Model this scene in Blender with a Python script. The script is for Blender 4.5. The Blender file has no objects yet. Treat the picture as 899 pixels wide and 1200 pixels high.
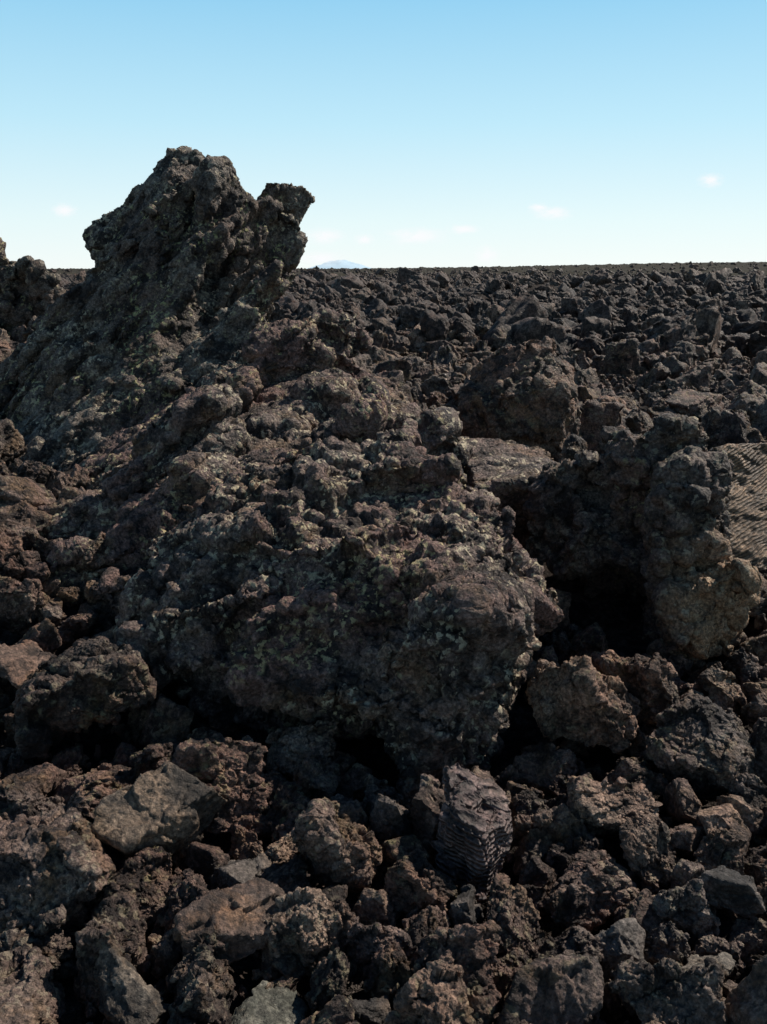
import bpy, bmesh, math, random
import numpy as np
from mathutils import Vector, Euler, Matrix

scene = bpy.context.scene
COL = scene.collection
random.seed(7)
rng = np.random.RandomState(11)

# ------------------------------------------------------------------ numpy noise
_perm = rng.permutation(256)
_perm = np.concatenate([_perm, _perm]).astype(np.int64)
_g = rng.normal(size=(256, 3)); _g /= np.linalg.norm(_g, axis=1)[:, None]
_pt = rng.rand(256, 3)
_rv = rng.rand(256)

def _h(ix, iy, iz):
    return _perm[(_perm[(_perm[ix & 255] + iy) & 255] + iz) & 255]

def perlin(P):
    i = np.floor(P).astype(np.int64); f = P - i
    u = f * f * f * (f * (f * 6 - 15) + 10)
    out = np.zeros(len(P))
    for dx in (0, 1):
        wx = u[:, 0] if dx else 1 - u[:, 0]
        for dy in (0, 1):
            wy = u[:, 1] if dy else 1 - u[:, 1]
            for dz in (0, 1):
                wz = u[:, 2] if dz else 1 - u[:, 2]
                g = _g[_h(i[:, 0] + dx, i[:, 1] + dy, i[:, 2] + dz)]
                d = g[:, 0] * (f[:, 0] - dx) + g[:, 1] * (f[:, 1] - dy) + g[:, 2] * (f[:, 2] - dz)
                out += wx * wy * wz * d
    return out * 1.5

def fbm(P, oct=4, gain=.5, ridged=False):
    a = 1.; o = np.zeros(len(P)); t = 0
    for k in range(oct):
        n = perlin(P + 17.3 * k)
        if ridged: n = .55 - 2 * np.abs(n)
        o += a * n; t += a
        P = P * 2.03; a *= gain
    return o / t

def worley_full(P):
    i = np.floor(P).astype(np.int64)
    F1 = np.full(len(P), 9.); F2 = np.full(len(P), 9.); ID = np.zeros(len(P), np.int64); V = np.zeros_like(P)
    for dx in (-1, 0, 1):
        for dy in (-1, 0, 1):
            for dz in (-1, 0, 1):
                c = i + np.array([dx, dy, dz])
                hh = _h(c[:, 0], c[:, 1], c[:, 2])
                q = c + _pt[hh] - P
                d = np.sqrt((q * q).sum(1))
                m = d < F1
                F2 = np.where(m, F1, np.minimum(F2, d))
                F1 = np.where(m, d, F1)
                ID = np.where(m, hh, ID); V[m] = q[m]
    return F1, F2, ID, V

def worley(P):
    a = worley_full(P); return a[0], a[1]

def facet(P, soft=.10, tilt=1.3, crack=.25):
    """broken-block displacement: every cell is shifted and tilted, dark cracks between"""
    F1, F2, ID, V = worley_full(P)
    e = sstep(0, soft, F2 - F1)
    d = (_rv[ID] - .5) + tilt * (V * _g[(ID + 31) & 255]).sum(1)
    return d * (.3 + .7 * e) - crack * (1 - e)

def vecp(P, o=0.):
    return np.stack([perlin(P + o + 5.1), perlin(P + o + 31.7), perlin(P + o + 77.9)], 1)

def sstep(a, b, x):
    t = np.clip((x - a) / (b - a), 0, 1)
    return t * t * (3 - 2 * t)

def get_co(me):
    a = np.empty(len(me.vertices) * 3); me.vertices.foreach_get('co', a); return a.reshape(-1, 3)

def set_co(me, P):
    me.vertices.foreach_set('co', np.ascontiguousarray(P, dtype=np.float32).ravel()); me.update()

def get_faces(me):
    k = me.polygons[0].loop_total
    a = np.empty(len(me.loops), dtype=np.int32); me.loops.foreach_get('vertex_index', a)
    return a.reshape(-1, k)

def normals(P, F):
    if F.shape[1] == 3:
        n = np.cross(P[F[:, 1]] - P[F[:, 0]], P[F[:, 2]] - P[F[:, 0]])
    else:
        n = np.cross(P[F[:, 2]] - P[F[:, 0]], P[F[:, 3]] - P[F[:, 1]])
    N = np.zeros_like(P)
    for k in range(F.shape[1]):
        for c in range(3):
            N[:, c] += np.bincount(F[:, k], weights=n[:, c], minlength=len(P))
    return N / (np.linalg.norm(N, axis=1)[:, None] + 1e-12)

def despike(P, F, lim, it=4):
    """pull isolated spikes back to the average of their neighbours"""
    k = F.shape[1]
    a = np.concatenate([F[:, i] for i in range(k)] + [F[:, (i + 1) % k] for i in range(k)])
    b = np.concatenate([F[:, (i + 1) % k] for i in range(k)] + [F[:, i] for i in range(k)])
    cnt = np.bincount(a, minlength=len(P)).astype(float)[:, None] + 1e-9
    for _ in range(it):
        M = np.stack([np.bincount(a, weights=P[b, c], minlength=len(P)) for c in range(3)], 1) / cnt
        d = P - M; L = np.linalg.norm(d, axis=1)
        bad = L > lim
        P = P.copy(); P[bad] = M[bad] + d[bad] * (.15 * lim / L[bad])[:, None]
    return P

# ------------------------------------------------------------------ node helpers
def new_mat(name):
    m = bpy.data.materials.new(name); m.use_nodes = True
    nt = m.node_tree; nt.nodes.clear()
    return m, nt

class NB:
    def __init__(s, nt): s.nt = nt
    def n(s, t, **kw):
        nd = s.nt.nodes.new(t)
        for k, v in kw.items(): setattr(nd, k, v)
        return nd
    def l(s, a, b): s.nt.links.new(a, b)
    def noise(s, vec, scale, detail=6, rough=.6, dist=0.):
        nd = s.n('ShaderNodeTexNoise'); nd.inputs['Scale'].default_value = scale
        nd.inputs['Detail'].default_value = detail; nd.inputs['Roughness'].default_value = rough
        nd.inputs['Distortion'].default_value = dist
        s.l(vec, nd.inputs['Vector']); return nd.outputs['Fac']
    def voro(s, vec, scale, feat='F1'):
        nd = s.n('ShaderNodeTexVoronoi', feature=feat); nd.inputs['Scale'].default_value = scale
        s.l(vec, nd.inputs['Vector']); return nd.outputs['Distance']
    def ramp(s, fac, stops, interp='LINEAR'):
        nd = s.n('ShaderNodeValToRGB'); cr = nd.color_ramp; cr.interpolation = interp
        while len(cr.elements) < len(stops): cr.elements.new(.5)
        for e, (p, c) in zip(cr.elements, stops):
            e.position = p; e.color = (c, c, c, 1) if isinstance(c, (int, float)) else (*c, 1)
        s.l(fac, nd.inputs['Fac']); return nd.outputs['Color']
    def math(s, op, a, b=None, clamp=False):
        nd = s.n('ShaderNodeMath', operation=op, use_clamp=clamp)
        for i, v in enumerate((a, b)):
            if v is None: continue
            if isinstance(v, (int, float)): nd.inputs[i].default_value = v
            else: s.l(v, nd.inputs[i])
        return nd.outputs[0]
    def mix(s, fac, a, b, blend='MIX'):
        nd = s.n('ShaderNodeMix', data_type='RGBA', blend_type=blend)
        for sock, v in ((nd.inputs[0], fac), (nd.inputs[6], a), (nd.inputs[7], b)):
            if isinstance(v, (int, float)): sock.default_value = v
            elif isinstance(v, tuple): sock.default_value = (*v, 1)
            else: s.l(v, sock)
        return nd.outputs[2]

def rock_mat(name, dark=(.024, .017, .015), brown=(.195, .124, .098), grey=(.205, .166, .143),
             lichen=.5, lichen_col=(.50, .43, .21), rust=.45, rust_col=(.26, .155, .08),
             bump=1., vary=True, smooth=False, far=False, ground=False, wave=None, stain=None):
    m, nt = new_mat(name); b = NB(nt)
    geo = b.n('ShaderNodeNewGeometry'); pos = geo.outputs['Position']
    oi = b.n('ShaderNodeObjectInfo'); rnd = oi.outputs['Random']
    big = b.noise(pos, 1.8, 3, .6, .3)
    col = b.mix(b.ramp(big, [(.40, 0.), (.60, 1.)]), brown, grey)
    med = b.noise(pos, 8., 5, .68)
    col = b.mix(b.ramp(med, [(.44, .9), (.54, 0.)]), col, dark)
    if vary:
        tint = b.ramp(rnd, [(0., (.46, .41, .39)), (.25, (.88, .77, .72)), (.5, (1., .91, .87)), (.7, (.56, .55, .56)), (.86, (1.35, 1.19, 1.02)), (1., (1.5, 1.37, 1.22))])
        col = b.mix(1., col, tint, 'MULTIPLY')
    if not far:
        r = b.noise(pos, 4.3, 4, .7, .6)
        col = b.mix(b.ramp(r, [(.53, 0.), (.64, rust)]), col, rust_col)
    if stain:
        sc, srad, scol = stain
        sb = b.n('ShaderNodeVectorMath', operation='DISTANCE'); b.l(pos, sb.inputs[0]); sb.inputs[1].default_value = sc
        sd = b.math('ADD', b.math('DIVIDE', sb.outputs['Value'], srad * 3.), b.math('MULTIPLY', med, .45))
        col = b.mix(b.ramp(sd, [(.42, .85), (.60, 0.)]), col, scol)
    fine = b.noise(pos, 70. if not far else 25., 4, .75)
    col = b.mix(1., col, b.ramp(fine, [(.34, .32), (.5, .92), (.66, 1.95)]), 'MULTIPLY')
    if lichen > .15:
        sx = b.n('ShaderNodeSeparateXYZ'); b.l(geo.outputs['Normal'], sx.inputs[0])
        up = b.ramp(b.math('ADD', b.math('MULTIPLY', sx.outputs[2], .5), .5), [(.40, .2), (.75, 1.)])
        spots = b.ramp(b.noise(pos, 34., 3, .6), [(.54, 0.), (.59, 1.)])
        zone = b.ramp(b.noise(pos, 3.6, 4, .72), [(.46, 0.), (.53, 1.)])
        lf = b.math('MULTIPLY', b.math('MULTIPLY', spots, zone), b.math('MULTIPLY', up, lichen))
        lc = b.mix(b.ramp(big, [(.42, 0.), (.56, 1.)]), lichen_col, (.56, .47, .33))
        col = b.mix(lf, col, lc)
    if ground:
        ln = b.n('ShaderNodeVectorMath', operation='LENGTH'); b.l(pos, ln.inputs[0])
        col = b.mix(b.ramp(b.math('DIVIDE', ln.outputs['Value'], 1000.), [(.05, 0.), (.35, .8)]), col, (.045, .039, .026))  # far ground tinted dark olive with distance; the darkening paints in rubble self-shadow
    p = b.n('ShaderNodeBsdfPrincipled')
    p.inputs['Roughness'].default_value = .66 if not smooth else .55
    p.inputs['Specular IOR Level'].default_value = .36
    if far:
        h = b.noise(pos, 9., 5, .75); dist = .12; stg = .8
        if ground: p.inputs['Specular IOR Level'].default_value = .1; p.inputs['Roughness'].default_value = 1.
    else:
        n1 = b.noise(pos, 26., 6, .75)
        v1 = b.voro(pos, 75.)
        h = b.math('ADD', b.math('MULTIPLY', n1, 1.0), b.math('MULTIPLY', v1, .32 if not smooth else .04))
        dist = .030 * bump if not smooth else .022; stg = .9
    if wave:
        wv, wscale, wdist, wamt, wrot = wave
        src_v = pos
        if wv == 'object':
            tc = b.n('ShaderNodeTexCoord'); src_v = tc.outputs['Object']
        mp = b.n('ShaderNodeMapping'); b.l(src_v, mp.inputs[0]); mp.inputs['Rotation'].default_value = wrot
        w1 = b.n('ShaderNodeTexWave', bands_direction='Z'); b.l(mp.outputs[0], w1.inputs[0])
        w1.inputs['Scale'].default_value = wscale; w1.inputs['Distortion'].default_value = wdist
        w1.inputs['Detail'].default_value = 3; w1.inputs['Detail Scale'].default_value = .25; w1.inputs['Detail Roughness'].default_value = .6
        h = b.math('ADD', b.math('MULTIPLY', h, .7), b.math('MULTIPLY', w1.outputs['Fac'], wamt))
        col = b.mix(1., col, b.ramp(w1.outputs['Fac'], [(0., 1. - wamt), (.5, 1.), (1., 1. + wamt * .7)]), 'MULTIPLY')
    b.l(col, p.inputs['Base Color'])
    bp = b.n('ShaderNodeBump'); bp.inputs['Strength'].default_value = stg
    bp.inputs['Distance'].default_value = dist
    b.l(h, bp.inputs['Height'])
    b.l(bp.outputs[0], p.inputs['Normal'])
    o = b.n('ShaderNodeOutputMaterial'); b.l(p.outputs[0], o.inputs[0])
    return m

M_rock = rock_mat('clinker_rock', lichen=.3, bump=1.25)
M_far = rock_mat('distant_clinker_rock', brown=(.115, .078, .064), grey=(.12, .10, .088), lichen=0., far=True)
M_boulder = rock_mat('boulder_rock', brown=(.20, .116, .096), grey=(.185, .138, .116), lichen=1., lichen_col=(.52, .42, .22), vary=False, bump=1.3)
M_mid = rock_mat('brown_boulder_rock', brown=(.21, .12, .084), grey=(.18, .12, .09), lichen=.3, rust=.6, vary=False, bump=1.2)
M_spire = rock_mat('spire_rock', brown=(.155, .110, .088), grey=(.205, .174, .142), lichen=1., lichen_col=(.50, .46, .21), rust=.3, vary=False, bump=1.3)
M_side = rock_mat('stained_rock', brown=(.15, .096, .078), grey=(.15, .118, .10), lichen=.5, rust=.3, vary=False, bump=1.3, stain=((1.42, 3.50, .38), .34, (.34, .21, .12)))
M_stained = rock_mat('tan_stained_clinker', lichen=.3, rust=1., rust_col=(.33, .20, .11), vary=False)
M_tan = rock_mat('tan_rock', dark=(.035, .028, .023), brown=(.19, .13, .088), grey=(.18, .15, .12), rust=.4, rust_col=(.26, .155, .08), lichen=0, vary=False, smooth=True)
M_rust = rock_mat('rusty_rock', dark=(.04, .026, .02), brown=(.17, .092, .062), grey=(.145, .10, .078), rust=.6, rust_col=(.23, .12, .06), lichen=0, vary=False, smooth=True)
M_slate = rock_mat('smooth_grey_rock', dark=(.03, .026, .024), brown=(.11, .084, .070), grey=(.13, .109, .095), rust=.2, lichen=0, vary=False, smooth=True)
M_pale = rock_mat('pale_green_rock', dark=(.06, .06, .048), brown=(.155, .145, .115), grey=(.18, .17, .14), rust=.3, lichen=0, vary=False, smooth=True)
M_ropy = rock_mat('ropy_rock', dark=(.035, .024, .023), brown=(.135, .088, .080), grey=(.13, .09, .082), rust=.1, lichen=0, vary=False, smooth=True, wave=('object', 3.4, 5., .42, (.2, 1.1, .1)))
M_ropyslab = rock_mat('tan_ropy_rock', dark=(.085, .054, .034), brown=(.28, .17, .098), grey=(.23, .15, .092), rust=.3, lichen=0, vary=False, smooth=True, wave=('world', 20., 9., .42, (.1, .42, .1)))
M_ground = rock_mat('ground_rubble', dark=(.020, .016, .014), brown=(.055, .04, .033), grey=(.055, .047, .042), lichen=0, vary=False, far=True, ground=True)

# ------------------------------------------------------------------ ground height
def hgt(x, y):
    x = np.asarray(x, float); y = np.asarray(y, float)
    D = np.sqrt(x * x + y * y)
    z = .42 * sstep(2.7, 5.8, y) - .45 * sstep(9, 26, D) - .9 * sstep(30, 250, D)
    def g(cx, cy, rx, ry, a): return a * np.exp(-((x - cx) / rx) ** 2 - ((y - cy) / ry) ** 2)
    z = z + g(-2.0, 6.6, 1.5, 1.5, .35) + g(-1.9, 4.4, .9, 1.0, .25) + g(-3.5, 9, 1.6, 2., .7)
    z = z + g(1.5, 4.6, .6, .6, .10) + g(-.3, 5.6, .8, .9, .3) - g(.45, 5.0, .5, .6, .15)
    P = np.stack([x, y, np.zeros_like(x)], -1).reshape(-1, 3)
    n = fbm(P * .9 + 3.3, 3).reshape(x.shape) * .12 * sstep(1.0, 3., D)
    m = fbm(P * .19 + 8.1, 4, .6).reshape(x.shape) * 1.25 * sstep(7, 20, D)
    r = fbm(P * .035 + 1.7, 4, .6).reshape(x.shape) * 2.0 * sstep(30, 120, D)
    z = z + n + m + r
    az = x / np.maximum(y, 1.)
    z = z + sstep(500, 1800, D) * (2. + 12. * sstep(-.1, .42, az)) * (y > 0)
    return z

def build_ground():
    a_front = np.linspace(-52, 52, 520)
    a_back = np.linspace(52, 308, 90)[1:-1]
    ang = np.radians(np.concatenate([a_front, a_back]))
    rad = np.concatenate([[.05, .4, .8], np.geomspace(1.1, 9000, 430)])
    A, R = np.meshgrid(ang, rad)
    X = np.sin(A) * R; Y = np.cos(A) * R
    Z = hgt(X, Y)
    P = np.stack([X, Y, Z], -1).reshape(-1, 3); Rr = R.ravel()
    W = P * [1, 1, 0]
    F1, F2 = worley(W * 5.); P[:, 2] += (.45 - F1) * .12 * (1 - sstep(20, 60, Rr)) - .07 * (1 - sstep(20, 60, Rr))
    F1, F2 = worley(W * 1.1 + 9); P[:, 2] += (.45 - F1) * .5 * sstep(12, 25, Rr) * (1 - sstep(400, 900, Rr))
    P[:, 2] += perlin(W * .31 + 4.) * .6 * sstep(80, 160, Rr)
    P[:, 2] += rng.normal(size=len(P)) * (.35 * sstep(80, 300, Rr) + 1.8 * sstep(700, 3000, Rr))
    nr, na = A.shape
    idx = np.arange(nr * na).reshape(nr, na)
    q = np.stack([idx[:-1], np.roll(idx, -1, 1)[:-1], np.roll(idx, -1, 1)[1:], idx[1:]], -1).reshape(-1, 4)
    me = bpy.data.meshes.new('ground')
    me.vertices.add(len(P)); me.loops.add(len(q) * 4); me.polygons.add(len(q))
    me.vertices.foreach_set('co', P.astype(np.float32).ravel())
    me.loops.foreach_set('vertex_index', q[:, ::-1].astype(np.int32).ravel())
    me.polygons.foreach_set('loop_start', np.arange(0, len(q) * 4, 4, dtype=np.int32))
    me.update(calc_edges=True); me.validate()
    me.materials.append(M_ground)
    ob = bpy.data.objects.new('ground', me); COL.objects.link(ob)
    ob['kind'] = 'structure'; ob['label'] = 'dark rough lava flow ground reaching the flat horizon'; ob['category'] = 'ground'

def for_smooth(me):
    me.polygons.foreach_set('use_smooth', np.ones(len(me.polygons), dtype=bool))
build_ground()

# ------------------------------------------------------------------ rock variants
_ico = {}
def ico(sub):
    if sub not in _ico:
        bm = bmesh.new(); bmesh.ops.create_icosphere(bm, subdivisions=sub, radius=1.)
        me = bpy.data.meshes.new('ico'); bm.to_mesh(me); bm.free(); _ico[sub] = me
    return _ico[sub].copy()

def rock_mesh(name, seed, sub, style, mat):
    r = np.random.RandomState(seed)
    me = ico(sub); me.name = name
    d = get_co(me); F = get_faces(me)
    k = {'angular': 9, 'clinker': 9, 'ropy': 8}[style]
    nn = r.normal(size=(k, 3)); nn /= np.linalg.norm(nn, axis=1)[:, None]
    hh = r.uniform(.5, .95, k)
    nn = np.concatenate([nn, np.eye(3), -np.eye(3)]); hh = np.concatenate([hh, np.full(6, .95)])
    p = {'angular': 80, 'clinker': 45, 'ropy': 45}[style]
    rr = (np.sum((np.maximum(d @ nn.T, 1e-3) / hh) ** p, 1)) ** (-1. / p)
    P = d * rr[:, None] * np.array([1., r.uniform(.72, .92), r.uniform(.62, .88)])
    o = seed * 3.71
    if style == 'clinker':
        P += .11 * vecp(P * 1.2, o) + .04 * vecp(P * 3.1, o + 9)
        N = normals(P, F); P += N * (facet(P * 1.6 + o + .2 * vecp(P * 3, o), .07) * .14)[:, None]
        N = normals(P, F); P += N * (facet(P * 4. + o + .3 * vecp(P * 6, o), .12) * .05)[:, None]
        if sub >= 5:
            N = normals(P, F); P += N * (fbm(P * 5 + o, 5, .68, True) * .075)[:, None]
            P += .013 * vecp(P * 18, o)
    elif style == 'angular':
        P += .07 * vecp(P * 1.1, o)
        N = normals(P, F); P += N * (facet(P * 1.5 + o + .1 * vecp(P * 3, o), .05, .9, .12) * .12)[:, None]
        N = normals(P, F); P += N * (facet(P * 4.5 + o + .25 * vecp(P * 4, o), .08, 1., .1) * .03)[:, None]
        N = normals(P, F); P += N * (fbm(P * 5 + o, 5, .68, True) * .042)[:, None]
    else:
        P += .12 * vecp(P * 1.2, o)
        N = normals(P, F); P += N * (facet(P * 1.5 + o, .08, 1.) * .13)[:, None]
        N = normals(P, F); P += N * (facet(P * 4. + o, .1, 1.) * .03)[:, None]
        N = normals(P, F)
        P += N * (fbm(P * 4 + o, 5, .65, True) * .045)[:, None]
    P -= P.mean(0)
    P /= np.abs(P[:, 0]).max()
    set_co(me, P); for_smooth(me)
    me.materials.append(mat)
    return me

V_cl = [rock_mesh('clinker_mesh', 10 + i, 7, 'clinker', M_rock) for i in range(9)]
V_an = [rock_mesh('angular_mesh', 40 + i, 6, 'angular', M_rock) for i in range(7)]
def tinted(me, mat):
    c = me.copy(); c.materials.clear(); c.materials.append(mat); return c
V_ro = rock_mesh('ropy_mesh', 75, 7, 'ropy', M_ropy)

def place(name, me, loc, size, rot, label, cat='rock', group=None, scale=(1, 1, 1)):
    ob = bpy.data.objects.new(name, me)
    ob.location = loc; ob.rotation_euler = rot
    ob.scale = (size * scale[0], size * scale[1], size * scale[2])
    COL.objects.link(ob); ob['label'] = label; ob['category'] = cat
    if group: ob['group'] = group
    return ob

# ------------------------------------------------------------------ big formations
def shards(hulls, n, dirn, length, width, thick, seed, out=.03, nidx=None, spread=.16):
    """elongated broken plates sticking out of a formation, aligned with its layering"""
    r = np.random.RandomState(seed); res = []
    d0 = np.array(dirn, float) / np.linalg.norm(dirn)
    src_h = hulls if nidx is None else [hulls[i] for i in nidx]
    for _ in range(n):
        h = np.array(src_h[r.randint(len(src_h))]); c = h.mean(0)
        k = r.choice(len(h), 3, replace=False); w = r.dirichlet((1., 1., 1.))
        p = (h[k] * w[:, None]).sum(0)
        o = p - c; o /= np.linalg.norm(o) + 1e-9
        if o[1] > .55 or p[2] < .15: continue
        p = p + o * (out + r.rand() * .05)
        d = d0 + r.normal(size=3) * spread; d /= np.linalg.norm(d)
        s = np.cross(d, o) + r.normal(size=3) * .2; s /= np.linalg.norm(s)
        t = np.cross(d, s)
        L = length * r.uniform(.5, 1.2); W = width * r.uniform(.5, 1.2); T = thick * r.uniform(.6, 1.4)
        pts = []
        for a, bw in ((-1, .7), (-.3, 1.), (.5, .85), (1, .45)):
            for sb in (-1, 1):
                for st in (-1, 1):
                    pts.append(tuple(p + d * a * L * .5 + s * sb * W * .5 * bw * r.uniform(.7, 1.2) + t * st * T * .5 * bw * r.uniform(.6, 1.2)))
        res.append(pts)
    return res

def formation(name, hulls, voxel, mat, label, warp=(.10, 1.5), blocks=((1.6, .14), (4., .07), (9., .03)), lumps=(),
              strata=None, cat='boulder', seed=0., rough=.018, jit=.25):
    bm = bmesh.new()
    for pts in hulls:
        vs = [bm.verts.new(p) for p in pts]
        res = bmesh.ops.convex_hull(bm, input=vs)
        junk = [e for e in res['geom_interior'] if isinstance(e, bmesh.types.BMVert)]
        if junk: bmesh.ops.delete(bm, geom=junk, context='VERTS')
    me = bpy.data.meshes.new(name + '_base'); bm.to_mesh(me); bm.free()
    ob = bpy.data.objects.new(name, me); COL.objects.link(ob)
    md = ob.modifiers.new('r', 'REMESH'); md.mode = 'VOXEL'; md.voxel_size = voxel
    dg = bpy.context.evaluated_depsgraph_get()
    m2 = bpy.data.meshes.new_from_object(ob.evaluated_get(dg))
    ob.modifiers.clear(); ob.data = m2; m2.name = name
    P = get_co(m2); F = get_faces(m2); o = seed * 7.7
    P = P + warp[0] * vecp(P * warp[1], o) + warp[0] * .4 * vecp(P * warp[1] * 2.7, o + 3)
    for fq, am in blocks:
        N = normals(P, F)
        Q = P
        if strata:
            dn = np.array(strata[0]) / np.linalg.norm(strata[0])
            Q = P - .65 * (P @ dn)[:, None] * dn[None, :]
        P = P + N * (facet(Q * fq + o + .18 * vecp(P * fq * 1.4, o), .07) * am)[:, None]
    if strata:
        dirn, freq, amp = strata
        dirn = np.array(dirn) / np.linalg.norm(dirn)
        for fq, am in ((freq, amp), (freq * 2.3, amp * .6), (freq * 5, amp * .35)):
            N = normals(P, F)
            Q = P - .88 * (P @ dirn)[:, None] * dirn[None, :]
            Q = Q + .05 * vecp(P * 2.2, o)
            P = P + N * (fbm(Q * fq + o, 3, .5, True) * am)[:, None]
    P = despike(P, F, voxel * 1.9)
    for fq, am in lumps:
        N = normals(P, F)
        F1, F2 = worley(P * fq + o)
        msk = sstep(-.3, .4, perlin(P * 1.7 + o + fq))
        P = P + N * ((.5 - F1) * 2 * am * msk)[:, None]
    N = normals(P, F)
    P = P + N * (fbm(P * 9 + o, 5, .7, True) * rough * 1.6)[:, None] + rough * jit * vecp(P * 40, o)
    P = despike(P, F, voxel * 1.8, 3)
    set_co(m2, P); for_smooth(m2)
    m2.materials.clear(); m2.materials.append(mat)
    ob['label'] = label; ob['category'] = cat
    return ob

spire_h = [
    # broad sloping body
    [(-3.1, 5.9, 0.), (-2.4, 5.0, .1), (-1.2, 4.95, .3), (-.55, 6., .5), (-.5, 7.8, .3), (-3.1, 8, 0), (-2.55, 6.6, .85), (-2.15, 6.7, 1.45), (-1.5, 6.1, 1.38), (-1.0, 6.4, 1.3), (-.95, 7.5, 1.3), (-2.1, 7.5, 1.4), (-1.9, 5.5, .75)],
    # lower neck
    [(-2.28, 6.8, 1.2), (-2.12, 6.8, 1.66), (-1.6, 6.4, 1.74), (-.95, 6.6, 1.55), (-.88, 6.8, 1.25), (-1.1, 6.2, 1.2), (-1.8, 6.1, 1.15), (-2.1, 7.5, 1.5), (-1., 7.4, 1.5)],
    # main head, leaning
    [(-2.04, 6.9, 1.6), (-2.13, 6.9, 1.96), (-1.94, 6.95, 2.12), (-1.7, 7.0, 2.20), (-1.2, 6.7, 2.14), (-.85, 6.7, 2.0), (-.74, 6.8, 1.70), (-.88, 6.8, 1.38), (-1.5, 6.45, 1.6), (-1.9, 7.5, 1.8), (-1.0, 7.4, 1.8)],
    # broad blocky crown
    [(-1.94, 6.95, 1.98), (-1.82, 7.0, 2.26), (-1.64, 7.0, 2.38), (-1.50, 7.0, 2.50), (-1.32, 7.0, 2.51), (-1.22, 6.95, 2.36), (-1.1, 6.8, 2.0), (-1.5, 6.5, 2.0), (-1.45, 6.7, 2.38), (-1.4, 7.35, 2.32)],
    # upright ribbed fin
    [(-1.32, 6.58, 1.75), (-1.27, 6.60, 2.32), (-1.17, 6.60, 2.44), (-1.06, 6.62, 2.42), (-.96, 6.66, 2.24), (-.84, 6.75, 1.85), (-1.1, 7.2, 2.25), (-1.12, 6.38, 1.85), (-1.16, 6.44, 2.26)],
    # leaning shoulder reaching out
    [(-1.15, 6.7, 1.7), (-1.05, 6.7, 2.20), (-.80, 6.75, 2.16), (-.60, 6.85, 2.04), (-.56, 6.9, 1.88), (-.72, 6.8, 1.62), (-.86, 6.75, 1.40), (-1., 7.2, 1.8), (-1., 7.2, 2.12)],
    # knob over the shoulder
    [(-.92, 6.80, 1.98), (-.87, 6.82, 2.22), (-.82, 6.85, 2.31), (-.70, 6.9, 2.29), (-.54, 6.95, 2.27), (-.48, 6.95, 2.18), (-.60, 6.95, 2.06), (-.70, 6.95, 1.95), (-.72, 7.2, 2.05), (-.85, 7.2, 2.2)],
    # buttress on the outer side
    [(-2.75, 6.3, .2), (-2.57, 6.5, .85), (-2.28, 6.6, 1.38), (-1.95, 6.2, 1.2), (-2.0, 5.7, .75), (-2.3, 5.4, .3), (-2.1, 6.9, 1.4)],
    # diagonal slabs on the front face
    [(-2.3, 6.0, .7), (-1.7, 6.20, 1.50), (-1.2, 6.35, 1.95), (-1.05, 6.40, 1.85), (-1.5, 6.10, 1.25), (-2.2, 5.75, .55), (-1.6, 6.6, 1.5)],
    [(-1.9, 5.5, .45), (-1.2, 5.85, 1.15), (-.82, 6.25, 1.6), (-.78, 6.25, 1.4), (-1.2, 5.55, .7), (-1.8, 5.25, .3), (-1.2, 6.2, 1.1)],
    [(-2.1, 6.55, 1.45), (-1.75, 6.6, 1.95), (-1.5, 6.7, 2.22), (-1.42, 6.7, 2.15), (-1.6, 6.45, 1.7), (-1.95, 6.4, 1.35), (-1.6, 6.95, 1.9)],
    # broken steps on the outer flank
    [(-2.95, 6.1, .1), (-2.85, 6.2, .62), (-2.6, 6.2, .78), (-2.4, 6.0, .6), (-2.4, 5.6, .2), (-2.6, 6.7, .6)],
    [(-2.6, 6.4, .7), (-2.50, 6.5, 1.12), (-2.3, 6.5, 1.22), (-2.1, 6.3, 1.0), (-2.2, 6.1, .7), (-2.3, 6.9, 1.0)],
]
sp0 = list(spire_h)
spire_h += shards(sp0, 170, (.60, .05, .64), .52, .22, .08, 5, out=.02, nidx=[0, 1, 7, 8, 9, 10, 11, 12], spread=.08)
formation('lava_spire', spire_h, .0112, M_spire, 'tall jagged leaning lava spire with lichen-speckled layered crags',
          warp=(.02, 1.8), blocks=((2.4, .035), (5.5, .028), (12., .016)), strata=((.62, .1, .64), 4.8, .038), cat='rock formation', seed=1, rough=.012, jit=.15)

ridge_h = [
    [(-1.5, 4.3, .0), (-1.45, 4.3, .55), (-1.15, 4.9, .82), (-.8, 5.4, 1.05), (-.6, 5.9, 1.25), (-.1, 5.8, 1.1), (.12, 5.0, .80), (.2, 4.5, .66), (.3, 4.4, .0), (.4, 5.8, .2), (-1.9, 6.2, .8), (-1.9, 5.6, 0), (-.9, 6.6, 1.1)],
    [(-1.35, 3.75, .0), (-1.25, 3.8, .34), (-1.2, 4.3, .66), (-.5, 4.4, .82), (-.4, 4.0, .5), (-.4, 4.0, 0.)],
    [(-.75, 6.0, 1.0), (-.6, 5.6, 1.22), (-.3, 5.7, 1.27), (-.2, 6.2, 1.1), (-.7, 6.4, 1.2)],
    [(-1.3, 4.4, .5), (-1.25, 4.5, .88), (-.9, 4.6, 1.0), (-.7, 4.5, .88), (-.9, 4.2, .6), (-.9, 5., .95)],
    [(-.2, 4.9, .7), (-.15, 4.9, .98), (.15, 4.9, .95), (.3, 5.1, .85), (.1, 5.4, .95), (.2, 4.7, .6)],
    [(-1.75, 4.5, .0), (-1.7, 4.6, .42), (-1.4, 4.2, .48), (-1.3, 4.0, .40), (-1.35, 3.8, .0), (-1.6, 5.3, .72), (-1.3, 5.2, .8)],
]
ridge_h += shards(ridge_h, 50, (.7, .3, .35), .50, .30, .14, 8, out=.0, spread=.12)
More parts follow.
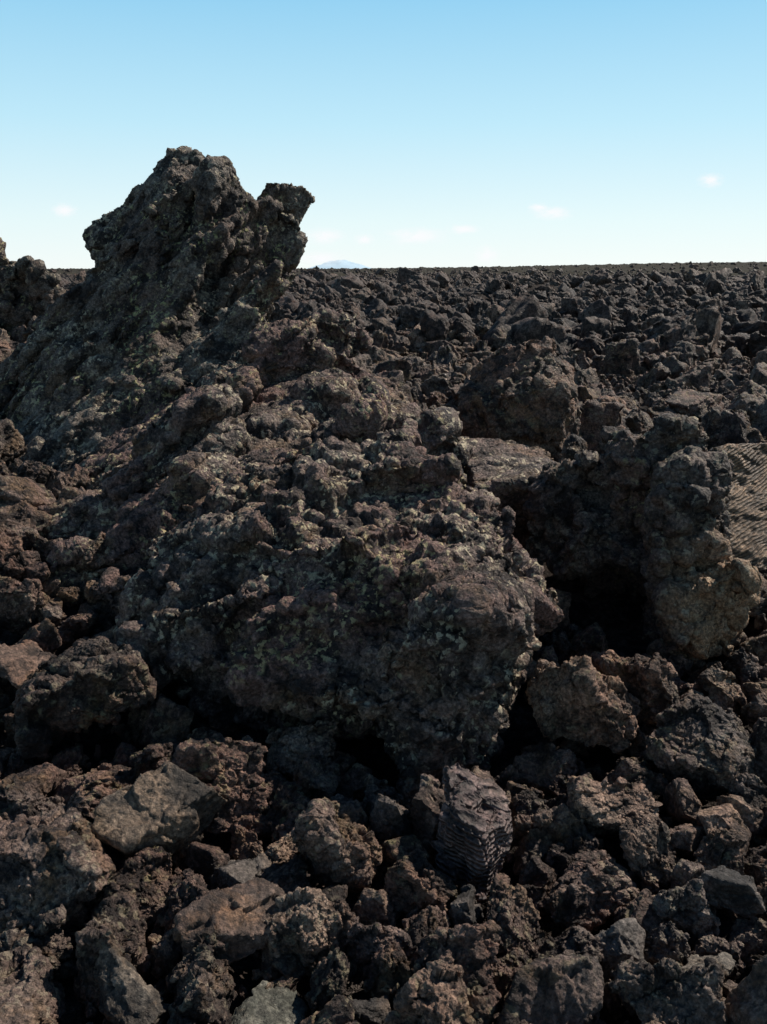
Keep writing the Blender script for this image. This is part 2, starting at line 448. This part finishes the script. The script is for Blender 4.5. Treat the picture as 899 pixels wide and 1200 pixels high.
formation('lava_ridge', ridge_h, .0105, M_boulder, 'broad sloping lava ridge climbing from a boulder to a spire',
          warp=(.05, 1.5), blocks=((1.7, .10), (4.0, .05), (10., .025)), strata=((.7, .3, .45), 3.5, .025), cat='rock formation', seed=2, jit=.2, rough=.018)

cb = [
    # main mass with belly hanging over an undercut foot
    [(-.70, 3.30, .0), (-.2, 3.10, .0), (.14, 3.02, .0), (.34, 3.08, .02), (.48, 3.2, .22), (.58, 3.35, .50), (.50, 3.65, .74), (.34, 3.95, .82), (0., 4.3, .88),
     (-.1, 3.15, .74), (.20, 3.0, .66), (-.5, 3.4, .70), (-1.0, 3.55, .45), (-1.05, 4.2, .70), (.52, 4.3, .1), (-.95, 3.45, .15), (-.5, 4.4, .86),
     (-.15, 2.82, .28), (.12, 2.72, .26), (.36, 2.84, .28), (-.55, 3.05, .32)],
    [(-1.05, 3.25, .15), (-.95, 3.3, .40), (-.5, 3.2, .60), (-.3, 3.25, .66), (-.4, 3.7, .3), (-.8, 3.8, .1), (-.7, 3.15, .28)],
    [(-.18, 3.9, .6), (-.05, 3.75, .94), (.3, 3.8, .92), (.38, 4.1, .77), (0, 4.2, .97)],
    # nose
    [(.0, 2.84, .20), (.02, 2.78, .56), (.25, 2.80, .66), (.46, 3.02, .58), (.48, 2.94, .30), (.2, 3.4, .66), (.22, 2.68, .38), (.20, 2.72, .16), (.40, 2.88, .18)],
    # rounded lower point sunk in the rubble
    [(-.05, 2.84, .30), (-.02, 2.80, .14), (.08, 2.74, .02), (.20, 2.72, -.02), (.32, 2.78, .03), (.42, 2.88, .20), (.40, 2.92, .40), (.1, 3.1, -.05), (.3, 3.1, -.05), (.18, 2.70, .25)],
]
cb += shards(cb[:1], 12, (.8, .4, .2), .36, .26, .12, 9, out=-.03)
formation('lava_boulder', cb, .0068, M_boulder, 'huge craggy brown-black lava boulder crusted with pale lichen',
          warp=(.04, 2.0), blocks=((1.8, .08), (4.2, .05), (11., .025)), lumps=((26., .004),), seed=3, rough=.020)

rb = [
    [(.95, 4.1, .45), (1.0, 3.92, .92), (1.2, 3.85, 1.06), (1.34, 3.85, 1.04), (1.44, 3.92, .90), (1.5, 3.75, .62), (1.35, 3.6, .4), (1.1, 4.4, .9), (1.5, 4.4, .6)],
    [(1.12, 3.52, .0), (1.15, 3.50, .42), (1.40, 3.44, .54), (1.56, 3.66, .45), (1.58, 3.75, .1), (1.3, 4.1, .5), (1.48, 4.2, .1)],
    [(.68, 4.3, .30), (.72, 4.2, .75), (.95, 4.2, .85), (1.1, 4.1, .6), (1.0, 4.1, .36), (1.0, 4.5, .8)],
    [(1.0, 4.45, -.1), (1.0, 4.4, .4), (1.2, 4.1, .5), (1.5, 3.9, .5), (1.5, 3.95, -.1), (1.2, 4.5, .6), (1.5, 4.5, 0.)],
    [(1.14, 3.7, .55), (1.16, 3.68, .80), (1.32, 3.66, .86), (1.42, 3.75, .72), (1.38, 3.6, .5), (1.3, 4.0, .8)],
]
rb += shards(rb[1:2] + rb[4:5], 14, (.1, .1, 1.), .26, .20, .12, 21, out=-.02)
formation('lava_boulder', rb, .0075, M_side, 'ragged upright lava boulder with tan stained lower flank',
          warp=(.04, 2.2), blocks=((2.4, .07), (5., .05), (12., .028)), seed=14, rough=.020)
mb = [[(.52, 5.7, .38), (.46, 5.7, .88), (.58, 5.8, 1.14), (.85, 5.72, 1.29), (1.06, 5.75, 1.28), (1.20, 5.8, 1.12), (1.26, 5.75, .75), (1.12, 5.55, .42), (.75, 5.4, .46), (.68, 5.36, 1.0), (1.05, 5.36, 1.02), (.7, 6.3, 1.0), (1.1, 6.3, 1.1), (1.2, 6.2, .4)]]
formation('lava_boulder', mb, .010, M_mid, 'blocky rounded brown lava boulder perched on a rubble rise',
          warp=(.03, 2.2), blocks=((2., .04), (5., .028), (11., .018)), seed=5, rough=.015)
fs = [[(.42, 4.5, .35), (.45, 4.4, .66), (.85, 4.4, .70), (1.0, 4.7, .62), (.9, 5.2, .72), (.45, 5.2, .75), (.6, 4.6, .1), (.9, 4.8, .1)]]
formation('lava_slab', fs, .01, M_boulder, 'flat grey lava slab wedged between two boulders', warp=(.04, 2.), blocks=((3., .035), (8., .015)), strata=((1, .2, .1), 4., .015), seed=6, rough=.012)
lf = [[(-4.4, 9., .4), (-4.2, 9., 1.9), (-3.85, 9., 2.06), (-3.62, 9., 1.95), (-3.5, 8.9, 1.5), (-3.3, 8.8, .4), (-4.2, 9.9, 1.6), (-3.5, 9.9, .8)],
      [(-3.6, 8.6, .4), (-3.55, 8.7, 1.45), (-3.35, 8.8, 1.70), (-3.05, 8.8, 1.62), (-2.8, 8.8, 1.3), (-2.6, 8.8, .5), (-3.2, 9.4, 1.2)]]
lf += shards(lf, 40, (.5, .1, .8), .4, .25, .15, 14, out=-.05)
formation('lava_outcrop', lf, .02, M_spire, 'rough dark lava outcrop standing beside the spire', warp=(.08, 1.6), blocks=((1.6, .10), (4., .06), (8., .03)), cat='rock formation', seed=7)
rs = [[(1.60, 4.3, .0), (1.64, 4.4, .46), (1.74, 4.75, .76), (2.7, 5.1, .88), (2.8, 4.5, .3), (2.6, 4.1, .0), (1.68, 4.15, -.05), (1.9, 5.8, .5), (2.8, 5.8, .6)]]
formation('ropy_lava_slab', rs, .010, M_ropyslab, 'tan brown ropy lava slab with fine wavy strands', warp=(.06, 1.5), blocks=(), strata=((1., .2, -.35), 4.5, .022), seed=8, rough=.008)

# ------------------------------------------------------------------ hand placed rocks
G = 'lava rocks in the rubble'
heroes = [
    (-1.09, 3.10, .24, .25, V_cl[0], (.2, .1, .4), 'knobbly brown clinker rock with pitted lumpy surface', (1, 1, 1), None),
    (-1.35, 3.3, .22, .16, V_an[0], (.3, .2, 1.), 'flat reddish brown lava slab', (1, 1, .6), M_rust),
    (-.66, 2.40, .15, .180, V_an[1], (1.1, .7, .3), 'grey-tan wedge-shaped rock with smooth broken faces', (1, 1., .95), M_tan),
    (-.92, 2.15, .10, .25, V_cl[1], (.1, .1, 2.), 'large grey-brown lava rock with rough crust', (1, .8, .7), None),
    (-.36, 1.98, .10, .155, V_an[2], (.2, -.25, .5), 'rusty brown block with flat fractured faces', (1, .75, .7), M_rust),
    (-.60, 1.80, .06, .12, V_an[3], (.3, .4, -.5), 'tan and brown slab tipped on its edge', (1, .7, .6), M_tan),
    (-.84, 1.78, .07, .18, V_cl[2], (.5, .1, 1.3), 'rough porous dark lava rock', (1, .9, .7), None),
    (-.15, 2.28, .12, .17, V_cl[3], (.3, .5, .1), 'round black porous lava rock', (.9, .85, 1.1), None),
    (.02, 2.46, .08, .095, V_an[4], (.2, 1.2, .3), 'smooth dark grey lava block', (1, .8, .8), M_slate),
    (.27, 2.30, .16, .170, V_ro, (.1, 1.25, -.5), 'dark purplish block wrapped in curved ropy folds', (1, .8, .95), None),
    (.22, 2.08, .06, .085, V_an[0], (1.2, .3, 1.3), 'smooth faced dark lava chip', (1, .9, .9), M_slate),
    (.68, 2.50, .12, .18, V_cl[4], (.1, .3, .7), 'ragged dark clinker rock with sharp lumps', (1, .8, .7), None),
    (.72, 2.98, .19, .22, V_cl[5], (.4, .2, 1.9), 'large rounded dark lava boulder with pitted crust', (1, .9, 1.), None),
    (.56, 2.16, .07, .15, V_cl[6], (1.4, .2, .5), 'upright knobbly brown lava rock', (1.1, .8, .8), None),
    (.93, 2.13, .09, .09, V_an[5], (.1, .2, 2.2), 'pale grey angular stone among clinker', (1, .8, .7), M_slate),
    (.80, 2.1, .06, .11, V_cl[7], (.6, .9, .2), 'tan brown clinker rock with holes', (1, .9, 1), M_stained),
    (.78, 1.86, .07, .085, V_an[6], (.1, .1, .9), 'flat tan stone with rusty stains', (1, .8, .5), M_tan),
    (.16, 1.84, .07, .14, V_cl[8], (.2, .7, 2.4), 'porous dark clinker rock with small holes', (1, .85, .85), None),
    (-.05, 1.76, .04, .075, V_an[3], (.8, .1, .3), 'smooth grey wedge of broken lava', (1, .8, .8), M_slate),
    (-.29, 1.75, -.005, .14, V_an[4], (.25, .1, 1.2), 'flat greenish smooth slab half buried in rubble', (1, .9, .42), M_pale),
    (-.04, 1.98, .06, .11, V_cl[2], (1.2, .5, 2.), 'brown rough porous lava rock', (1, .8, .9), M_stained),
    (.58, 1.95, .05, .08, V_an[5], (.5, .8, .1), 'grey and brown angular stone', (1, .9, .8), M_slate),
    (-.50, 2.58, .12, .17, V_cl[5], (.9, .1, .2), 'dark clinker rock in shade of a boulder', (1, .9, .9), None),
    (-.40, 2.25, .05, .10, V_an[6], (.4, .2, 1.2), 'smooth grey-green faceted stone', (1, .8, .8), M_slate),
    (1.05, 2.75, .16, .19, V_cl[1], (.7, .2, .9), 'rough dark lava rock beside a boulder', (1, .9, .8), None),
    (.95, 3.15, .18, .17, V_cl[8], (.4, 1.2, .1), 'dark clinker rock below an overhang', (1, .9, .9), None),
    (-.22, 2.72, .08, .13, V_cl[6], (.7, .4, 1.1), 'dark clinker rock tucked under a boulder', (1, .9, .9), None),
]
placed = []
for (x, y, z, s, me, rot, lab, sc, mat) in heroes:
    if mat: me = tinted(me, mat)
    place('lava_rock', me, (x, y, z), s, rot, lab, group=G, scale=sc); placed.append((x, y, s * .85))

ex = [(-.2, 3.6, .68), (.2, 3.15, .44), (-.6, 3.65, .5), (-.2, 4.3, .6), (-.6, 5., .85), (-.3, 5.5, .8), (-1.7, 6.8, 1.2), (-1.2, 4.8, .35), (-2.4, 6.2, .75), (-1.7, 5.5, .6), (-1.45, 4.4, .3),
      (1.3, 3.9, .40), (.9, 4.3, .25), (.85, 5.8, .66), (.75, 5.2, .52), (.7, 4.8, .36), (2.2, 4.9, .82), (0, 0, 1.25)]
def excluded(x, y, r):
    for cx, cy, cr in ex:
        if (x - cx) ** 2 + (y - cy) ** 2 < (cr + r * .3) ** 2: return True
    return False

labels = ['rough dark clinker rock lying among lava rubble', 'brown pitted lava rock lying among lava rubble',
          'broken angular lava rock lying among lava rubble']
n_ind = 0; tries = 0
rr = random.Random(3)
while n_ind < 271 and tries < 60000:
    tries += 1
    y = 1.25 + 3.4 * rr.random() ** .9
    x = rr.uniform(-1, 1) * (.47 * y + .15)
    s = .058 + .070 * rr.random() ** 1.8
    if tries < 600: s += .025
    if tries > 8000: s *= .8
    if excluded(x, y, s): continue
    if any((x - a) ** 2 + (y - b) ** 2 < (.70 * (s + c)) ** 2 for a, b, c in placed): continue
    ang = rr.random() < .45
    me = rr.choice(V_an) if ang else rr.choice(V_cl)
    z = float(hgt(np.array([x]), np.array([y]))[0]) + s * rr.uniform(.15, .75)
    lab = labels[2] if ang else labels[rr.random() < .4]
    place('lava_rock', me, (x, y, z), s * 1.14, (rr.uniform(0, 6.28), rr.uniform(0, 6.28), rr.uniform(0, 6.28)), lab, group=G,
          scale=(1, rr.uniform(.75, 1.1), rr.uniform(.7, 1.1)))
    placed.append((x, y, s)); n_ind += 1
print('individual', n_ind, tries)

# ------------------------------------------------------------------ rubble as stuff
src = bpy.data.collections.new('rubble_sources')
for i in range(8):
    me = rock_mesh('rubble_mesh', 100 + i, 5, 'clinker' if i < 5 else 'angular', M_rock)
    o = bpy.data.objects.new('rubble_source_%02d' % i, me); src.objects.link(o)
src_far = bpy.data.collections.new('far_rubble_sources')
for i in range(8):
    me = rock_mesh('far_rubble_mesh', 120 + i, 5 if i < 6 else 4, 'clinker' if i < 6 else 'angular', M_far)
    o = bpy.data.objects.new('far_rubble_source_%02d' % i, me); src_far.objects.link(o)

def scatter_object(name, pts, rots, scls, label, cat, coll):
    me = bpy.data.meshes.new(name)
    n = len(pts)
    me.vertices.add(n); me.vertices.foreach_set('co', np.asarray(pts, np.float32).ravel())
    a = me.attributes.new('rot', 'FLOAT_VECTOR', 'POINT'); a.data.foreach_set('vector', np.asarray(rots, np.float32).ravel())
    a = me.attributes.new('scl', 'FLOAT_VECTOR', 'POINT'); a.data.foreach_set('vector', np.asarray(scls, np.float32).ravel())
    a = me.attributes.new('var', 'INT', 'POINT'); a.data.foreach_set('value', rng.randint(0, 8, n).astype(np.int32))
    ob = bpy.data.objects.new(name, me); COL.objects.link(ob)
    ng = bpy.data.node_groups.new(name, 'GeometryNodeTree')
    ng.interface.new_socket('Geometry', in_out='INPUT', socket_type='NodeSocketGeometry')
    ng.interface.new_socket('Geometry', in_out='OUTPUT', socket_type='NodeSocketGeometry')
    N = ng.nodes
    gi = N.new('NodeGroupInput'); go = N.new('NodeGroupOutput')
    ci = N.new('GeometryNodeCollectionInfo'); ci.inputs['Collection'].default_value = coll
    ci.inputs['Separate Children'].default_value = True; ci.inputs['Reset Children'].default_value = True
    iop = N.new('GeometryNodeInstanceOnPoints'); iop.inputs['Pick Instance'].default_value = True
    def na(nm, t):
        q = N.new('GeometryNodeInputNamedAttribute'); q.data_type = t; q.inputs['Name'].default_value = nm; return q.outputs['Attribute']
    e2r = N.new('FunctionNodeEulerToRotation')
    L = ng.links.new
    L(gi.outputs[0], iop.inputs['Points']); L(ci.outputs[0], iop.inputs['Instance'])
    L(na('var', 'INT'), iop.inputs['Instance Index'])
    L(na('rot', 'FLOAT_VECTOR'), e2r.inputs[0]); L(e2r.outputs[0], iop.inputs['Rotation'])
    L(na('scl', 'FLOAT_VECTOR'), iop.inputs['Scale'])
    L(iop.outputs[0], go.inputs[0])
    md = ob.modifiers.new('scatter', 'NODES'); md.node_group = ng
    ob['kind'] = 'stuff'; ob['label'] = label; ob['category'] = cat
    return ob

def gen(n, d0, d1, s0, s1, power, spread=.60, sexp=2., lift=(-.1, .5)):
    u = rng.rand(n); D = (d0 ** power + u * (d1 ** power - d0 ** power)) ** (1 / power)
    A = rng.uniform(-spread, spread, n)
    x = np.sin(A) * D; y = np.cos(A) * D
    s = s0 + (s1 - s0) * rng.rand(n) ** sexp
    # rocks gather into clumps: bigger where a slow noise is high
    cl = perlin(np.stack([x, y, np.zeros(n)], 1) * (.5 if d1 < 70 else .09) + 3.3)
    s = s * (1. + .6 * np.clip(cl, -.7, .7) * sstep(6, 14, D))
    z = hgt(x, y) + s * rng.uniform(lift[0], lift[1], n) + .22 * np.clip(cl, 0, 1) * sstep(8, 16, D)
    keep = np.ones(n, bool)
    for cx, cy, cr in ex:
        keep &= (x - cx) ** 2 + (y - cy) ** 2 > (cr * .95) ** 2
    P = np.stack([x, y, z], 1)[keep]; s = s[keep]; m = len(s)
    return P, rng.uniform(0, 6.28, (m, 3)), s[:, None] * rng.uniform(.6, 1.25, (m, 3))
def cat_(*a): return [np.concatenate(k) for k in zip(*a)]
near = cat_(gen(2600, 1.2, 4.5, .015, .042, 1.6, lift=(-.8, .3)), gen(420, 4.3, 7.5, .08, .18, 1.8))
mid = cat_(gen(1300, 6.5, 16, .08, .34, 1.5, sexp=3.), gen(6000, 4.5, 18, .035, .11, 1.5))
far = cat_(gen(12000, 15, 60, .08, .50, 1.4, .5, sexp=4.), gen(12000, 50, 320, .22, 1.05, 1.3, .5, sexp=4.), gen(2500, 280, 1500, .6, 2.6, 1.2, .5, sexp=3.))
scatter_object('lava_gravel', *near, 'small broken lava clinker filling gaps between rocks', 'gravel', src)
scatter_object('lava_rubble', *mid, 'jumbled field of dark clinker rocks', 'lava rubble', src)
scatter_object('distant_lava_rubble', *far, 'vast rough lava field stretching to the horizon', 'lava rubble', src_far)

# ------------------------------------------------------------------ distant mountain
def mountain():
    n = 80; vs = []; fs = []
    w = 560.; d = 500.
    for j in range(30):
        for i in range(n):
            u = i / (n - 1) * 2 - 1; v = j / 29 * 2 - 1
            hmt = 92 * max(0, 1 - abs(u) ** 1.2) * max(0, 1 - v * v)
            vs.append((-370 + u * w * .62, 8200 + v * d, -10 + hmt))
    P = np.array(vs); P[:, 2] += fbm(P * .012, 4) * 26 * np.clip(P[:, 2] / 60, 0, 1)
    for j in range(29):
        for i in range(n - 1):
            a = j * n + i; fs.append((a, a + 1, a + n + 1, a + n))
    me = bpy.data.meshes.new('mountain'); me.from_pydata(P.tolist(), [], fs)
    m, nt = new_mat('hazy_blue_mountain'); b = NB(nt)
    p = b.n('ShaderNodeBsdfPrincipled'); geo = b.n('ShaderNodeNewGeometry')
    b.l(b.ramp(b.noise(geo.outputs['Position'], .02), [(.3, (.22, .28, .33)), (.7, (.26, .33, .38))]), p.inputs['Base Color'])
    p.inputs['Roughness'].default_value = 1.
    p.inputs['Emission Color'].default_value = (.45, .60, .70, 1); p.inputs['Emission Strength'].default_value = .7  # air haze painted into the blue base colour and this pale glow
    o = b.n('ShaderNodeOutputMaterial'); b.l(p.outputs[0], o.inputs[0])
    me.materials.append(m); for_smooth(me)
    ob = bpy.data.objects.new('mountain', me); COL.objects.link(ob)
    ob['kind'] = 'structure'; ob['label'] = 'hazy blue mountain on the far horizon'; ob['category'] = 'mountain'
mountain()

# ------------------------------------------------------------------ clouds
mc, nt = new_mat('thin_cloud'); b = NB(nt)
tc = b.n('ShaderNodeTexCoord')
mp = b.n('ShaderNodeMapping'); b.l(tc.outputs['Object'], mp.inputs[0]); mp.inputs['Scale'].default_value = (1.6, 1.6, 1.6)
oi = b.n('ShaderNodeObjectInfo'); ad = b.n('ShaderNodeVectorMath', operation='ADD'); b.l(mp.outputs[0], ad.inputs[0])
b.l(oi.outputs['Location'], ad.inputs[1])
nz = b.noise(ad.outputs[0], 1.3, 6, .6, .5)
ln = b.n('ShaderNodeVectorMath', operation='LENGTH'); b.l(tc.outputs['Object'], ln.inputs[0])
edge = b.ramp(ln.outputs['Value'], [(.1, 1.), (.95, 0.)])
al = b.math('MULTIPLY', b.ramp(b.math('ADD', nz, b.math('MULTIPLY', edge, .35)), [(.45, 0.), (.80, .95)]), edge)
tr = b.n('ShaderNodeBsdfTransparent'); em = b.n('ShaderNodeEmission'); em.inputs[0].default_value = (.97, .98, 1., 1); em.inputs[1].default_value = 1.  # white emission stands in for sunlight scattered by the cloud
m2 = b.n('ShaderNodeMixShader'); b.l(al, m2.inputs[0]); b.l(tr.outputs[0], m2.inputs[1]); b.l(em.outputs[0], m2.inputs[2])
o = b.n('ShaderNodeOutputMaterial'); b.l(m2.outputs[0], o.inputs[0])
def cloud(x, y, z, w, hh):
    bm = bmesh.new(); bmesh.ops.create_grid(bm, x_segments=12, y_segments=12, size=1.)
    for v in bm.verts:
        X, Y = v.co.x, v.co.y
        v.co = (X, .25 * (X * X + Y * Y) + .1 * math.sin(3 * X), Y)
    me = bpy.data.meshes.new('cloud'); bm.to_mesh(me); bm.free(); me.materials.append(mc); for_smooth(me)
    ob = bpy.data.objects.new('cloud', me); ob.location = (x, y, z); ob.scale = (w, w * .5, hh)
    COL.objects.link(ob); ob['label'] = 'small wispy white cloud low in the pale sky'; ob['category'] = 'cloud'; ob['group'] = 'wispy clouds over the horizon'
for x, z, w, h in [(-1975, 357, 110, 60), (-368, 203, 170, 70), (210, 203, 260, 80), (500, 244, 150, 45), (648, 90, 110, 80), (1053, 342, 190, 60), (2013, 533, 110, 62), (-395, 69, 220, 60), (-116, 182, 90, 50), (960, 375, 90, 40)]:
    cloud(x, 6000, z, w, h)

# ------------------------------------------------------------------ world, sun, camera
S = Vector((.64, .42, .74)).normalized()
el = math.asin(S.z); az = math.atan2(S.x, S.y)
w = bpy.data.worlds.new('World'); scene.world = w; w.use_nodes = True
nt = w.node_tree; nt.nodes.clear(); b = NB(nt)
sky = b.n('ShaderNodeTexSky', sky_type='NISHITA'); sky.sun_disc = False
sky.sun_elevation = el; sky.sun_rotation = az; sky.air_density = 1.; sky.dust_density = .3; sky.ozone_density = 1.; sky.altitude = 1500
bg = b.n('ShaderNodeBackground'); bg.inputs[1].default_value = .08
b.l(sky.outputs[0], bg.inputs[0])
tc = b.n('ShaderNodeTexCoord'); sx = b.n('ShaderNodeSeparateXYZ'); b.l(tc.outputs['Generated'], sx.inputs[0])
grad = b.ramp(sx.outputs[2], [(0., (.93, 1., 1.)), (.05, (.82, .98, 1.)), (.14, (.55, .86, 1.)), (.26, (.29, .66, .93)), (.34, (.06, .15, .29)), (1., (.016, .05, .12))])
bg2 = b.n('ShaderNodeBackground'); b.l(grad, bg2.inputs[0]); bg2.inputs[1].default_value = 1.03
mx = b.n('ShaderNodeMixShader'); mx.inputs[0].default_value = .87; b.l(bg.outputs[0], mx.inputs[1]); b.l(bg2.outputs[0], mx.inputs[2])
o = b.n('ShaderNodeOutputWorld'); b.l(mx.outputs[0], o.inputs[0])
sun = bpy.data.lights.new('sun', 'SUN'); sun.energy = 5.; sun.angle = math.radians(.5); sun.color = (1., .93, .83)
so = bpy.data.objects.new('sun', sun); so.rotation_euler = (-S).to_track_quat('-Z', 'Y').to_euler(); COL.objects.link(so)

cam = bpy.data.cameras.new('camera'); co = bpy.data.objects.new('camera', cam); COL.objects.link(co)
cam.sensor_fit = 'VERTICAL'; cam.sensor_height = 24; cam.lens = 12 / math.tan(math.radians(29)); cam.clip_start = .05; cam.clip_end = 20000
co.location = (0, 0, 1.7)
co.rotation_euler = (math.radians(90 - 14.7), 0, 0)
scene.camera = co
scene.view_settings.view_transform = 'Standard'; scene.view_settings.look = 'None'; scene.view_settings.exposure = 0
